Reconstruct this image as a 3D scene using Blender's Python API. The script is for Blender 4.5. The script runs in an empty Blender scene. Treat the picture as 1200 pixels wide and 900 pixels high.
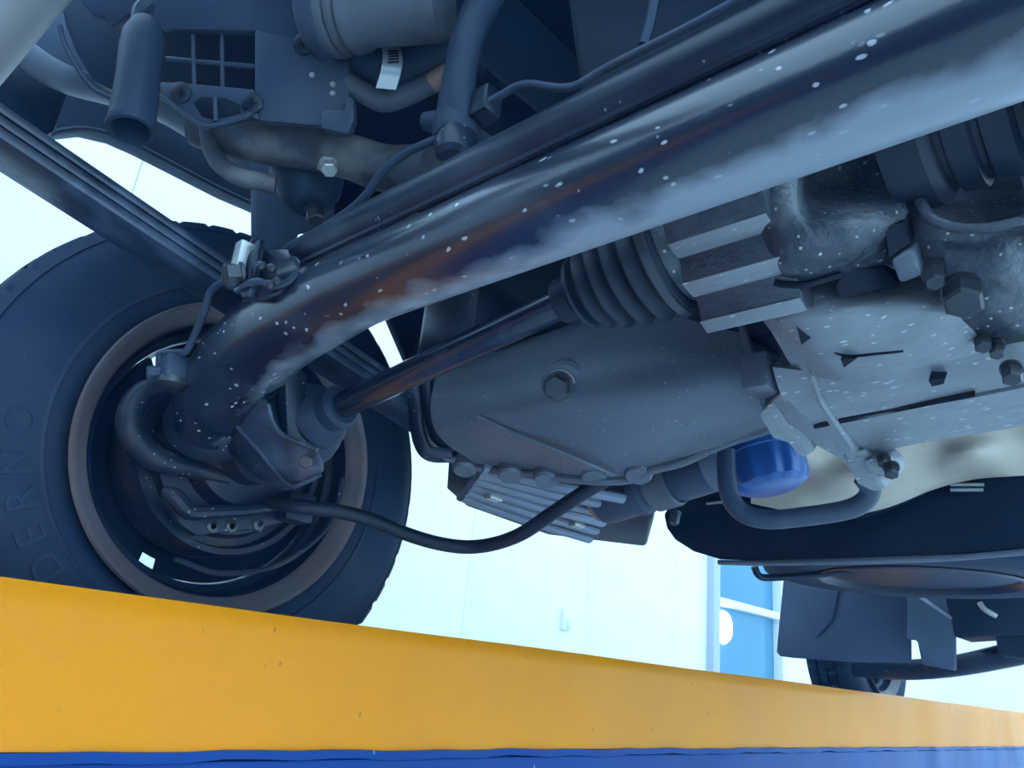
import bpy, bmesh, math, random
from mathutils import Vector, Matrix
random.seed(7)
S = bpy.context.scene
COL = S.collection
H0 = 1.55                      # camera height above the workshop floor

# ---------------------------------------------------------------- camera
F = 900.0                      # focal length in pixels of the 1200 x 900 frame
MX = ((0.66563947, -0.31743573, -0.67539518),     # rows: vehicle axes (forward, lateral, up)
      (-0.73978289, -0.16157199, -0.6531583),
      (0.09821084, 0.93441374, -0.34238222))
MM = Matrix(MX)
cam_d = bpy.data.cameras.new('camera'); cam = bpy.data.objects.new('camera', cam_d); COL.objects.link(cam)
cam_d.sensor_width = 36.0; cam_d.lens = F / 1200.0 * 36.0; cam_d.clip_start = 0.01
cam.matrix_world = Matrix.Translation((0, 0, H0)) @ MM.to_4x4()
S.camera = cam

# ---------------------------------------------------------------- world, exposure
w = bpy.data.worlds.new('sky'); S.world = w; w.use_nodes = True
bg = w.node_tree.nodes['Background']
bg.inputs[0].default_value = (0.40, 0.69, 1.0, 1); bg.inputs[1].default_value = 2.1
vs = S.view_settings
vs.view_transform = 'Standard'; vs.look = 'None'; vs.exposure = 0.72; vs.gamma = 1.0; vs.use_curve_mapping = False
S.cycles.max_bounces = 8; S.cycles.use_denoising = True
sl = bpy.data.lights.new('rail_fill_spot', 'SPOT'); slo = bpy.data.objects.new('rail_fill_spot', sl); COL.objects.link(slo)   # added unseen warm spot that brightens the yellow rail
sl.energy = 7; sl.color = (1.0, 0.72, 0.42); sl.spot_size = math.radians(38); sl.spot_blend = 0.8; sl.shadow_soft_size = 0.08
slo.location = (-0.55, -0.25, H0 - 0.42)
slo.rotation_euler = (Vector((0.25, 0.68, H0 - 0.16)) - slo.location).to_track_quat('-Z', 'Y').to_euler()

# ---------------------------------------------------------------- placing helpers
def W(px, py, d):              # a point seen at (px, py) at distance d in front of the camera
    v = MM @ Vector((px - 600.0, 450.0 - py, -F)) * (d / F)
    return Vector((v.x, v.y, v.z + H0))
def _r(px, py): return MM @ Vector((px - 600.0, 450.0 - py, -F))
def OX(px, py, x): v = _r(px, py); v = v * (x / v.x); v.z += H0; return v
def OY(px, py, y): v = _r(px, py); v = v * (y / v.y); v.z += H0; return v
def OZ(px, py, z): v = _r(px, py); v = v * (z / v.z); v.z += H0; return v
def Q(x, y, z): return Vector((x, y, z + H0))
VIEW = -(MM @ Vector((0, 0, 1)))            # forward direction of the view
AX, AY, AZ = Vector((1, 0, 0)), Vector((0, 1, 0)), Vector((0, 0, 1))

# ---------------------------------------------------------------- materials
def lin(c): return tuple(((v / 255.0) / 12.92 if v <= 10 else (((v / 255.0) + 0.055) / 1.055) ** 2.4) for v in c)
def mat(name, base, rough=0.5, metal=0.0, coat=0.0, var=0.0, vscale=6.0, dirt=None, dirt_amt=0.5, dscale=9.0, specks=None, sscale=90.0, sthr=0.16,
        bump=0.0, bscale=120.0, stretch=(1, 1, 1), rvar=0.0, spec=0.5, keep=0.70, warp=0.0, grime=None):
    m = bpy.data.materials.new(name); m.use_nodes = True
    nt = m.node_tree; nd = nt.nodes; lk = nt.links; b = nd['Principled BSDF']
    b.inputs['Roughness'].default_value = rough; b.inputs['Metallic'].default_value = metal
    b.inputs['Coat Weight'].default_value = coat; b.inputs['Coat Roughness'].default_value = 0.12
    b.inputs['Specular IOR Level'].default_value = spec
    tc = nd.new('ShaderNodeTexCoord'); mp = nd.new('ShaderNodeMapping'); mp.inputs['Scale'].default_value = stretch
    lk.new(tc.outputs['Object'], mp.inputs['Vector'])
    def noise(scale, detail=4.0):
        n = nd.new('ShaderNodeTexNoise'); n.inputs['Scale'].default_value = scale; n.inputs['Detail'].default_value = detail
        lk.new(mp.outputs['Vector'], n.inputs['Vector']); return n
    def mix(fac, a, c, typ='MIX'):
        n = nd.new('ShaderNodeMix'); n.data_type = 'RGBA'; n.blend_type = typ
        if hasattr(fac, 'is_linked'): lk.new(fac, n.inputs[0])
        else: n.inputs[0].default_value = fac
        for s, v in ((n.inputs[6], a), (n.inputs[7], c)):
            if hasattr(v, 'is_linked'): lk.new(v, s)
            else: s.default_value = (*v, 1) if len(v) == 3 else v
        return n.outputs[2]
    def ramp(src, p0, p1, v0=0.0, v1=1.0):
        n = nd.new('ShaderNodeMapRange'); n.inputs[1].default_value = p0; n.inputs[2].default_value = p1
        n.inputs[3].default_value = v0; n.inputs[4].default_value = v1; lk.new(src, n.inputs[0]); return n.outputs[0]
    col = tuple(base)
    if var:
        n = noise(vscale)
        col = mix(ramp(n.outputs['Fac'], 0.3, 0.7), tuple(max(0, c * (1 - var)) for c in base), tuple(min(1, c * (1 + var)) for c in base))
    if dirt:
        n = noise(dscale, 8.0)
        col = mix(ramp(n.outputs['Fac'], 0.48, 0.68, 0.0, dirt_amt), col, dirt)
    if specks:
        v = nd.new('ShaderNodeTexVoronoi'); v.inputs['Scale'].default_value = sscale; v.inputs['Randomness'].default_value = 1.0
        if warp:
            wn = noise(28.0); sub = nd.new('ShaderNodeVectorMath'); sub.operation = 'MULTIPLY_ADD'; sub.inputs[1].default_value = (warp,) * 3
            lk.new(wn.outputs['Color'], sub.inputs[0]); lk.new(mp.outputs['Vector'], sub.inputs[2]); lk.new(sub.outputs[0], v.inputs['Vector'])
        else: lk.new(mp.outputs['Vector'], v.inputs['Vector'])
        rv = nd.new('ShaderNodeSeparateColor'); lk.new(v.outputs['Color'], rv.inputs[0])
        keep_min = keep; keep = nd.new('ShaderNodeMath'); keep.operation = 'MULTIPLY'
        lk.new(ramp(v.outputs['Distance'], sthr, sthr * 0.6), keep.inputs[0]); lk.new(ramp(rv.outputs[0], keep_min, keep_min + 0.04), keep.inputs[1])
        col = mix(keep.outputs[0], col, specks)
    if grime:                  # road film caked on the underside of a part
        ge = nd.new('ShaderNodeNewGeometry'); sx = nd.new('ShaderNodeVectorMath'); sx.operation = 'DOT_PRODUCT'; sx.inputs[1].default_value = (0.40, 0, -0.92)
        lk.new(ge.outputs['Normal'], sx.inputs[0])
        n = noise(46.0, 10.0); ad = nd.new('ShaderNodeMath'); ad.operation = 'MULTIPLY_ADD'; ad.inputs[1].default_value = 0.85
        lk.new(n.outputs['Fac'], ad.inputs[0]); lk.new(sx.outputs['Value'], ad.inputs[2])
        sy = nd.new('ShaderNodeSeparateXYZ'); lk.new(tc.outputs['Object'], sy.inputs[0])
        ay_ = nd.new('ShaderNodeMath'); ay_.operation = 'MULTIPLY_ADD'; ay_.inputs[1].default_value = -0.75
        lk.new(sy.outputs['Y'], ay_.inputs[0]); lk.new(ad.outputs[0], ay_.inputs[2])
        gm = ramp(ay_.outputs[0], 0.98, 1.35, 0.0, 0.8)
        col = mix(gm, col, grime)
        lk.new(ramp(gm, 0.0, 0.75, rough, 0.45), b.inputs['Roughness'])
    if hasattr(col, 'is_linked'): lk.new(col, b.inputs['Base Color'])
    else: b.inputs['Base Color'].default_value = (*col, 1)
    if rvar:
        n = noise(vscale * 2.3)
        lk.new(ramp(n.outputs['Fac'], 0.3, 0.7, max(0.02, rough - rvar), min(1, rough + rvar)), b.inputs['Roughness'])
    if bump:
        n = noise(bscale, 6.0); bp = nd.new('ShaderNodeBump'); bp.inputs['Strength'].default_value = bump; bp.inputs['Distance'].default_value = 0.004
        lk.new(n.outputs['Fac'], bp.inputs['Height']); lk.new(bp.outputs['Normal'], b.inputs['Normal'])
    return m
M = {}
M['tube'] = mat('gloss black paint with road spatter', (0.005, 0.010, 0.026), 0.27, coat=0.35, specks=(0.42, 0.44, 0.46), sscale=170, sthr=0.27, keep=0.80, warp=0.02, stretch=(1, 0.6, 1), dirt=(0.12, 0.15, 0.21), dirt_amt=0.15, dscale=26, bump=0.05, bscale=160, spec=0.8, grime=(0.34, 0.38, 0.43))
M['shaft'] = mat('smooth black shaft', (0.005, 0.010, 0.024), 0.25, coat=0.4, dirt=(0.05, 0.06, 0.08), dirt_amt=0.3, dscale=20)
M['black'] = mat('black satin paint', (0.007, 0.013, 0.028), 0.36, var=0.3, dirt=(0.05, 0.062, 0.09), dirt_amt=0.5, dscale=14, specks=(0.25, 0.28, 0.3), sscale=180, sthr=0.2, spec=0.4)
M['spring'] = mat('black painted spring steel', (0.016, 0.026, 0.048), 0.36, dirt=(0.10, 0.14, 0.22), dirt_amt=0.6, dscale=25, bump=0.15, spec=0.8)
M['rubber'] = mat('black rubber', (0.008, 0.013, 0.024), 0.45, var=0.25, dirt=(0.04, 0.045, 0.055), dirt_amt=0.4, spec=0.28)
M['tyre'] = mat('tyre rubber', (0.012, 0.024, 0.054), 0.6, var=0.2, vscale=8, dirt=(0.05, 0.06, 0.08), dirt_amt=0.3, dscale=10, specks=(0.18, 0.18, 0.18), sscale=60, sthr=0.05, spec=0.2)
M['letter'] = mat('raised tyre lettering', (0.02, 0.034, 0.066), 0.6, spec=0.2)
M['rust'] = mat('dull rusted steel', (0.135, 0.118, 0.122), 0.38, 0.2, var=0.3, dirt=(0.16, 0.10, 0.085), dirt_amt=0.5, dscale=18)
M['barrel'] = mat('dark wheel steel', (0.006, 0.012, 0.026), 0.30, 0.1, var=0.3, dirt=(0.04, 0.038, 0.04), dirt_amt=0.4, spec=0.3)
M['brake'] = mat('grimy brake iron', (0.009, 0.016, 0.032), 0.42, 0.1, var=0.3, dirt=(0.07, 0.055, 0.05), dirt_amt=0.5, dscale=22, specks=(0.3, 0.32, 0.35), sscale=170, sthr=0.18, spec=0.3)
M['alu'] = mat('dusty cast aluminium', (0.30, 0.315, 0.33), 0.46, 0.25, var=0.25, vscale=16, dirt=(0.13, 0.135, 0.14), dirt_amt=0.6, dscale=18, specks=(0.58, 0.59, 0.58), sscale=380, sthr=0.30, warp=0.012, bump=0.35, bscale=220, stretch=(1, 0.28, 1), keep=0.76)
M['alud'] = mat('oily dark cast aluminium', (0.050, 0.058, 0.075), 0.34, 0.3, var=0.35, vscale=12, dirt=(0.24, 0.25, 0.26), dirt_amt=0.6, dscale=24, specks=(0.5, 0.5, 0.5), sscale=200, sthr=0.25, bump=0.5, bscale=180)
M['aluo'] = mat('darkened casting', (0.075, 0.085, 0.105), 0.32, 0.35, var=0.3, vscale=30, bump=0.4, bscale=260, dirt=(0.03, 0.034, 0.045), dirt_amt=0.5, dscale=34)  # darker, so the rear step faces look shaded beside the pale strips
M['pan'] = mat('grey oil pan', (0.145, 0.162, 0.195), 0.42, 0.2, var=0.25, vscale=10, dirt=(0.045, 0.047, 0.055), dirt_amt=0.6, dscale=11, specks=(0.5, 0.49, 0.43), sscale=380, sthr=0.20, keep=0.86, warp=0.01, bump=0.12, stretch=(1, .5, 1), spec=.35)
M['bolt'] = mat('dark bolt steel', (0.07, 0.075, 0.085), 0.35, 0.6, var=0.2)
M['zinc'] = mat('bright zinc steel', (0.55, 0.56, 0.54), 0.35, 0.6)
M['recess'] = mat('near black recess shade', (0.004, 0.008, 0.018), 0.5, spec=0.2)  # near black colour stands in for shade inside gaps and recesses
M['blueplastic'] = mat('blue painted canister', (0.003, 0.080, 0.30), 0.36, coat=0.15, var=0.15)
M['shield'] = mat('beige heat shield foil', (0.52, 0.44, 0.35), 0.55, 0.15, var=0.2, vscale=12, dirt=(0.26, 0.21, 0.17), dirt_amt=0.5, bump=0.2, bscale=60)
M['tank'] = mat('black moulded plastic', (0.006, 0.013, 0.028), 0.46, var=0.2, dirt=(0.02, 0.03, 0.05), dirt_amt=0.25, spec=0.2)
M['lip'] = mat('scuffed grey plastic', (0.14, 0.16, 0.2), 0.4, var=0.2)
M['plastic'] = mat('grey plastic', (0.04, 0.058, 0.096), 0.45, var=0.15, dirt=(0.11, 0.115, 0.125), dirt_amt=0.4, spec=0.3)
M['hose'] = mat('dull rubber hose', (0.026, 0.04, 0.068), 0.5, var=0.15, spec=0.25)
M['exhaust'] = mat('dirty exhaust pipe', (0.085, 0.088, 0.098), 0.6, 0.1, var=0.4, vscale=22, dirt=(0.30, 0.275, 0.245), dirt_amt=0.85, dscale=16, bump=0.5, bscale=90, spec=0.25)
M['muffler'] = mat('warm grey muffler skin', (0.42, 0.40, 0.39), 0.5, 0.3, var=0.2, vscale=9, dirt=(0.28, 0.24, 0.22), dirt_amt=0.5)
M['mount'] = mat('worn grey casting', (0.125, 0.135, 0.155), 0.55, 0.1, var=0.3, vscale=14, dirt=(0.05, 0.055, 0.065), dirt_amt=0.6, dscale=9, spec=0.2)
M['body'] = mat('pale grey body enamel', (0.20, 0.23, 0.28), 0.4, spec=0.4)
M['under'] = mat('grey underbody coating', (0.06, 0.085, 0.13), 0.55, var=0.25, dirt=(0.05, 0.055, 0.07), dirt_amt=0.5, spec=0.2)
M['bed'] = mat('dark underbody paint', (0.006, 0.013, 0.030), 0.5, var=0.3, spec=0.2)
M['flap'] = mat('grey mudflap rubber', (0.075, 0.1, 0.16), 0.5, var=0.12, spec=0.2)
M['wall'] = mat('white wall cladding', (0.86, 0.88, 0.88), 0.45, var=0.03)
M['floor'] = mat('pale workshop concrete', (0.62, 0.64, 0.65), 0.35, var=0.12, vscale=2.0, dirt=(0.34, 0.35, 0.36), dirt_amt=0.4, dscale=1.5)
M['frame'] = mat('white window frame', (0.80, 0.82, 0.84), 0.35)
M['ribs'] = mat('blue grey ribbed plastic', (0.20, 0.235, 0.30), 0.35, var=0.15)
M['socket'] = mat('white plastic switch', (0.8, 0.8, 0.8), 0.35)
M['copper'] = mat('faded red hose', (0.30, 0.17, 0.13), 0.6)

# ---------------------------------------------------------------- mesh building
class G:
    def __init__(s): s.v = []; s.f = []
    def add(s, vs, fs):
        o = len(s.v); s.v += [Vector(p) for p in vs]; s.f += [tuple(i + o for i in f) for f in fs]; return s
    def box(s, c, ax, ay, az, sx, sy, sz):
        c = Vector(c); ax, ay, az = (Vector(a).normalized() for a in (ax, ay, az)); p = []
        for z in (-1, 1):
            for y in (-1, 1):
                for x in (-1, 1): p.append(c + ax * (x * sx / 2) + ay * (y * sy / 2) + az * (z * sz / 2))
        return s.add(p, [(0, 2, 3, 1), (4, 5, 7, 6), (0, 1, 5, 4), (2, 6, 7, 3), (0, 4, 6, 2), (1, 3, 7, 5)])
    def prism(s, pts, ext):
        pts = [Vector(p) for p in pts]; n = len(pts); ext = Vector(ext)
        return s.add(pts + [p + ext for p in pts], [tuple(range(n))[::-1], tuple(range(n, 2 * n))] + [(i, (i + 1) % n, n + (i + 1) % n, n + i) for i in range(n)])
    def loft(s, rings, closed=True, caps=True):
        n = len(rings[0]); vs = [p for r in rings for p in r]; fs = []
        for k in range(len(rings) - 1):
            for i in range(n if closed else n - 1):
                j = (i + 1) % n; fs.append((k * n + i, k * n + j, (k + 1) * n + j, (k + 1) * n + i))
        if caps and closed: fs += [tuple(range(n))[::-1], tuple(range((len(rings) - 1) * n, len(rings) * n))]
        return s.add(vs, fs)
    def tube(s, pts, r, segs=12, sub=6, flat=None, up=None):
        P, R = smooth_path(pts, r, sub); rings = []; nrm = None
        for i, p in enumerate(P):
            t = (P[min(i + 1, len(P) - 1)] - P[max(i - 1, 0)]).normalized()
            if nrm is None:
                a = Vector(up) if up is not None else (AZ if abs(t.z) < 0.9 else AX)
                nrm = (a - t * a.dot(t)).normalized()
            else: nrm = (nrm - t * nrm.dot(t)).normalized()
            bn = t.cross(nrm); fl = flat or 1.0
            rings.append([p + nrm * (math.cos(a) * R[i] * fl) + bn * (math.sin(a) * R[i]) for a in (2 * math.pi * k / segs for k in range(segs))])
        return s.loft(rings)
    def lathe(s, o, ax, prof, segs=32, skip=None, closed=False, ref=None, caps=True):
        o = Vector(o); ax = Vector(ax).normalized(); u = Vector(ref) if ref is not None else (AZ if abs(ax.z) < 0.9 else AX); u = (u - ax * u.dot(ax)).normalized(); b = ax.cross(u)
        vs = []; fs = []; n = len(prof)
        for k in range(segs):
            a = 2 * math.pi * k / segs; d = u * math.cos(a) + b * math.sin(a)
            vs += [o + ax * h + d * r for (r, h) in prof]
        for k in range(segs):
            j = (k + 1) % segs
            for i in range(n if closed else n - 1):
                if skip and skip(k, i): continue
                i2 = (i + 1) % n; fs.append((k * n + i, k * n + i2, j * n + i2, j * n + i))
        if not closed and caps:
            if prof[0][0] > 1e-6: fs.append(tuple(k * n for k in range(segs)))
            if prof[-1][0] > 1e-6: fs.append(tuple(k * n + n - 1 for k in range(segs))[::-1])
        return s.add(vs, fs)
    def relief(s, rows, back, sub=5):
        # a smooth skin through the rows of control points, closed towards `back` so that it is a solid body
        R = [smooth_path(r, None, sub)[0] for r in rows]; n = len(R[0])
        cols = [smooth_path([r[i] for r in R], None, sub)[0] for i in range(n)]
        m = len(cols[0]); back = Vector(back); front = [cols[i][j] for j in range(m) for i in range(n)]
        nb = len(front); vs = front + [p + back for p in front]; fs = []
        for j in range(m - 1):
            for i in range(n - 1):
                a = j * n + i; fs.append((a, a + 1, a + n + 1, a + n)); fs.append((nb + a, nb + a + n, nb + a + n + 1, nb + a + 1))
        for j in range(m - 1):
            for i in (0, n - 1):
                a = j * n + i; q = (a, a + n, nb + a + n, nb + a); fs.append(q if i == 0 else q[::-1])
        for i in range(n - 1):
            for j in (0, m - 1):
                a = j * n + i; q = (a, nb + a, nb + a + 1, a + 1); fs.append(q if j == 0 else q[::-1])
        return s.add(vs, fs)
    def hexbolt(s, c, n, af, h, washer=1.25, wh=0.0025):
        c = Vector(c); n = Vector(n).normalized()
        s.lathe(c, n, [(af * 0.5 * washer, 0), (af * 0.5 * washer, wh)], 20)
        s.lathe(c + n * wh, n, [(af * 0.577, 0), (af * 0.577, h * 0.85), (af * 0.48, h)], 6)
        return s
def smooth_path(pts, r, sub):
    pts = [Vector(p) for p in pts]; n = len(pts)
    if r is None: r = 0.0
    rs = list(r) if isinstance(r, (list, tuple)) else [r] * n
    if n < 3 or sub < 2: return pts, rs
    P = []; R = []
    for i in range(n - 1):
        p0 = pts[max(i - 1, 0)]; p1 = pts[i]; p2 = pts[i + 1]; p3 = pts[min(i + 2, n - 1)]
        if i == 0: p0 = p1 * 2 - p2
        if i == n - 2: p3 = p2 * 2 - p1
        for k in range(sub):
            t = k / sub; t2 = t * t; t3 = t2 * t
            P.append(0.5 * ((2 * p1) + (p2 - p0) * t + (2 * p0 - 5 * p1 + 4 * p2 - p3) * t2 + (3 * p1 - p0 - 3 * p2 + p3) * t3))
            R.append(rs[i] * (1 - t) + rs[i + 1] * t)
    P.append(pts[-1]); R.append(rs[-1]); return P, R

ORIGIN = {}
def link(name, g, m, loc, parent=None, bevel=0.0, sharp=35, bseg=2):
    me = bpy.data.meshes.new(name)
    me.from_pydata([p - loc for p in g.v], [], g.f)
    bm = bmesh.new(); bm.from_mesh(me)
    bmesh.ops.remove_doubles(bm, verts=bm.verts, dist=1e-6)
    bmesh.ops.recalc_face_normals(bm, faces=bm.faces)
    if bevel:
        es = [e for e in bm.edges if len(e.link_faces) == 2 and e.calc_face_angle(0) > 0.5]
        bmesh.ops.bevel(bm, geom=es, offset=bevel, offset_type='OFFSET', segments=bseg, profile=0.5, affect='EDGES', clamp_overlap=True)
    bm.to_mesh(me); bm.free()
    me.polygons.foreach_set('use_smooth', [True] * len(me.polygons))
    me.set_sharp_from_angle(angle=math.radians(sharp))
    me.materials.append(m if not isinstance(m, str) else M[m])
    o = bpy.data.objects.new(name, me); COL.objects.link(o)
    if parent is None: o.location = loc
    else: o.parent = parent
    ORIGIN[o.name] = loc
    return o
def tag(o, label, cat, group=None, kind=None):
    o['label'] = label
    if cat: o['category'] = cat
    if group: o['group'] = group
    if kind: o['kind'] = kind
    return o
def thing(name, loc, label, cat, group=None):
    e = bpy.data.objects.new(name, None); COL.objects.link(e); e.location = loc; e.empty_display_size = 0.02
    ORIGIN[e.name] = Vector(loc); return tag(e, label, cat, group)
def part(name, g, m, parent, bevel=0.0, sharp=35, label=None, kind=None):
    o = link(name, g, m, ORIGIN[parent.name], parent, bevel, sharp)
    if label: o['label'] = label
    if kind: o['kind'] = kind
    return o
def single(name, g, m, label, cat, bevel=0.0, sharp=35, group=None, kind=None):
    c = sum(g.v, Vector()) / len(g.v)
    o = link(name, g, m, c, None, bevel, sharp); return tag(o, label, cat, group, kind)
def struct(name, g, m, label, bevel=0.0):
    o = link(name, g, m, sum(g.v, Vector()) / len(g.v), None, bevel); o['kind'] = 'structure'; o['label'] = label; return o

# ================================================================= THE WORKSHOP
WY = 3.0
struct('floor', G().box((4.0, -1.0, -0.05), AX, AY, AZ, 18, 9.0, 0.1), 'floor', 'pale concrete workshop floor below the lift')
wb = struct('wall_back', G().box((-0.6, WY + 0.13, 2.2), AX, AY, AZ, 12.36, 0.10, 4.4), 'wall', 'bright white panelled workshop wall behind the wheel')
seam0 = 0.82 - 1.05 * 6
for k in range(12):            # cladding panels, 1.05 m wide, narrow recessed joints
    x0 = seam0 + 1.05 * k; x1 = min(x0 + 1.05, 5.50)
    if x1 - x0 < 0.1: continue
    part('panel', G().box(((x0 + x1) / 2, WY + 0.04, 2.2), AX, AY, AZ, x1 - x0 - 0.004, 0.08, 4.4), 'wall', wb, bevel=0.0015)
struct('trim_1', G().box((5.535, WY + 0.0, 2.2), AX, AY, AZ, 0.10, 0.12, 4.4), mat('shaded grey blue post', (0.42, 0.46, 0.54), 0.4), 'slim grey post at the end of the white wall', 0.005)
wx0, wx1 = 5.59, 7.05
win = struct('window_1', G().box(((wx0 + wx1) / 2, WY + 0.12, 0.35), AX, AY, AZ, wx1 - wx0, 0.14, 0.7), 'frame', 'blue glazed window with white frame beside the post')
glass = bpy.data.materials.new('blue window glass'); glass.use_nodes = True
gb = glass.node_tree.nodes['Principled BSDF']; gb.inputs['Base Color'].default_value = (0.07, 0.27, 0.42, 1); gb.inputs['Roughness'].default_value = 0.08
gb.inputs['Transmission Weight'].default_value = 0.35
part('frame_post', G().box((wx0 + 0.05, WY + 0.12, 2.0), AX, AY, AZ, 0.07, 0.12, 2.6), 'frame', win, 0.004)
part('frame_post', G().box((wx1 - 0.04, WY + 0.12, 2.0), AX, AY, AZ, 0.10, 0.12, 2.6), 'frame', win, 0.004)
mz = OY(868, 711, WY + 0.1).z
part('crossbar', G().box(((wx0 + wx1) / 2, WY + 0.12, mz), AX, AY, AZ, wx1 - wx0, 0.10, 0.06), 'frame', win, 0.004)
part('crossbar', G().box(((wx0 + wx1) / 2, WY + 0.12, 3.3), AX, AY, AZ, wx1 - wx0, 0.12, 0.1), 'frame', win, 0.004)
part('pane', G().box(((wx0 + wx1) / 2, WY + 0.15, (0.7 + mz) / 2), AX, AY, AZ, wx1 - wx0 - 0.06, 0.012, mz - 0.7), glass, win)
part('pane', G().box(((wx0 + wx1) / 2, WY + 0.15, (3.3 + mz) / 2), AX, AY, AZ, wx1 - wx0 - 0.06, 0.012, 3.3 - mz), glass, win)
struct('wall_side', G().box((9.6, WY + 0.13, 2.2), AX, AY, AZ, 5.1, 0.10, 4.4), 'wall', 'white wall beyond the window')
struct('wall_front', G().box((12.1, -1.0, 2.2), AX, AY, AZ, 0.1, 8.2, 4.4), 'wall', 'pale wall far ahead of the vehicle')
struct('rear_blocker', G().box((-3.6, -1.0, 1.5), AX, AY, AZ, 0.1, 8.2, 3.0), mat('dark blue light blocker', (0.05, 0.075, 0.12), 0.5, spec=0.2), 'dark panel added unseen behind the vehicle to shade its rear faces')  # added out of view, keeps light off the rear-facing surfaces
# glowing disc added in place of the reflected light on the window
glintm = bpy.data.materials.new('glowing lamp glass'); glintm.use_nodes = True
lb = glintm.node_tree.nodes['Principled BSDF']; lb.inputs['Emission Color'].default_value = (0.9, 0.97, 1, 1); lb.inputs['Emission Strength'].default_value = 6.0
lc = OY(849, 735, WY + 0.06)
glint = thing('window_glint', lc + Vector((0, 0.05, 0)), 'glowing disc added for the round glint on the blue window', 'glint')
lg = G().lathe(lc, -AY, [(0.0, 0.03), (0.07, 0.026), (0.115, 0.012), (0.13, -0.01), (0.10, -0.02)], 28)
part('glow_disc', lg, glintm, glint)
part('bracket', G().lathe(lc, AY, [(0.05, 0.01), (0.05, 0.10)], 16), 'frame', glint)
sk = thing('wall_switch', OY(663, 725, WY), 'small white switch box on the white wall above the runway', 'switch')
sc_ = OY(663, 725, WY - 0.012)
part('back_box', G().box(sc_, AX, AY, AZ, 0.075, 0.028, 0.13), 'socket', sk, 0.006)
part('rocker', G().box(sc_ + Vector((0.012, -0.022, -0.028)), AX, AY, AZ, 0.03, 0.02, 0.045), 'socket', sk, 0.004)

# ================================================================= LIFT RUNWAY
def paint(name, base, rough, dark, pale, chips):
    return mat(name, base, rough, coat=0.0, spec=0.14, var=0.10, vscale=3.0, dirt=pale, dirt_amt=0.30, dscale=5.0, specks=dark, sscale=chips, sthr=0.09, rvar=0.07, stretch=(1, 1, 0.45), bump=0.02, bscale=40)
M['yellow'] = paint('yellow lift enamel', (0.80, 0.268, 0.0), 0.34, (0.30, 0.16, 0.05), (0.70, 0.255, 0.008), 60)
M['blue'] = paint('blue lift enamel', (0.004, 0.046, 0.22), 0.36, (0.25, 0.34, 0.50), (0.005, 0.03, 0.11), 70)
yr = 0.68; zt = 0.0242; zb = -0.0955
M['deck'] = mat('dark anti-slip deck', (0.06, 0.062, 0.07), 0.8, bump=0.5, bscale=90)
rw = thing('lift_runway', Q(1.5, 0.95, -0.50), 'yellow lift runway with blue beam carrying the wheel', 'vehicle lift')
prof = [(yr, zb), (yr, zt - 0.020), (yr + 0.0025, zt - 0.006), (yr + 0.006, zt), (yr + 0.012, zt), (yr + 0.012, zb)]
g = G(); nx = 50
g.loft([[Q(-2.2 + 7.4 * i / nx, y + 0.0007 * math.sin(i * 2.1), z + 0.0006 * math.sin(i * 1.3)) for (y, z) in prof] for i in range(nx + 1)])
part('side_rail', g, 'yellow', rw, sharp=50)
g = G()                        # the wavy seam of thick blue paint below the yellow plate
rings = []
for i in range(201):
    x = -2.2 + 7.4 * i / 200; dz = 0.0012 * math.sin(i * 1.9) + 0.001 * math.sin(i * 0.71 + 1); dy = 0.0015 * math.sin(i * 1.37)
    rings.append([Q(x, yr - 0.006 + dy, -0.1025 + dz), Q(x, yr - 0.004 + dy, zb + 0.0005 + dz * 0.6), Q(x, yr + 0.02, zb + 0.0005 + dz * 0.6), Q(x, yr + 0.02, -0.1025 + dz)])
g.loft(rings)
part('weld_seam', g, 'blue', rw, sharp=60)
part('beam', G().box(Q(1.5, yr + 0.262, -0.30), AX, AY, AZ, 7.4, 0.53, 0.395), 'blue', rw, 0.004)
part('deck', G().box(Q(1.5, yr + 0.25, -0.0965), AX, AY, AZ, 7.4, 0.47, 0.025), 'deck', rw)
part('outer_rail', G().box(Q(1.5, yr + 0.50, -0.04), AX, AY, AZ, 7.4, 0.012, 0.12), 'yellow', rw)

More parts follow.
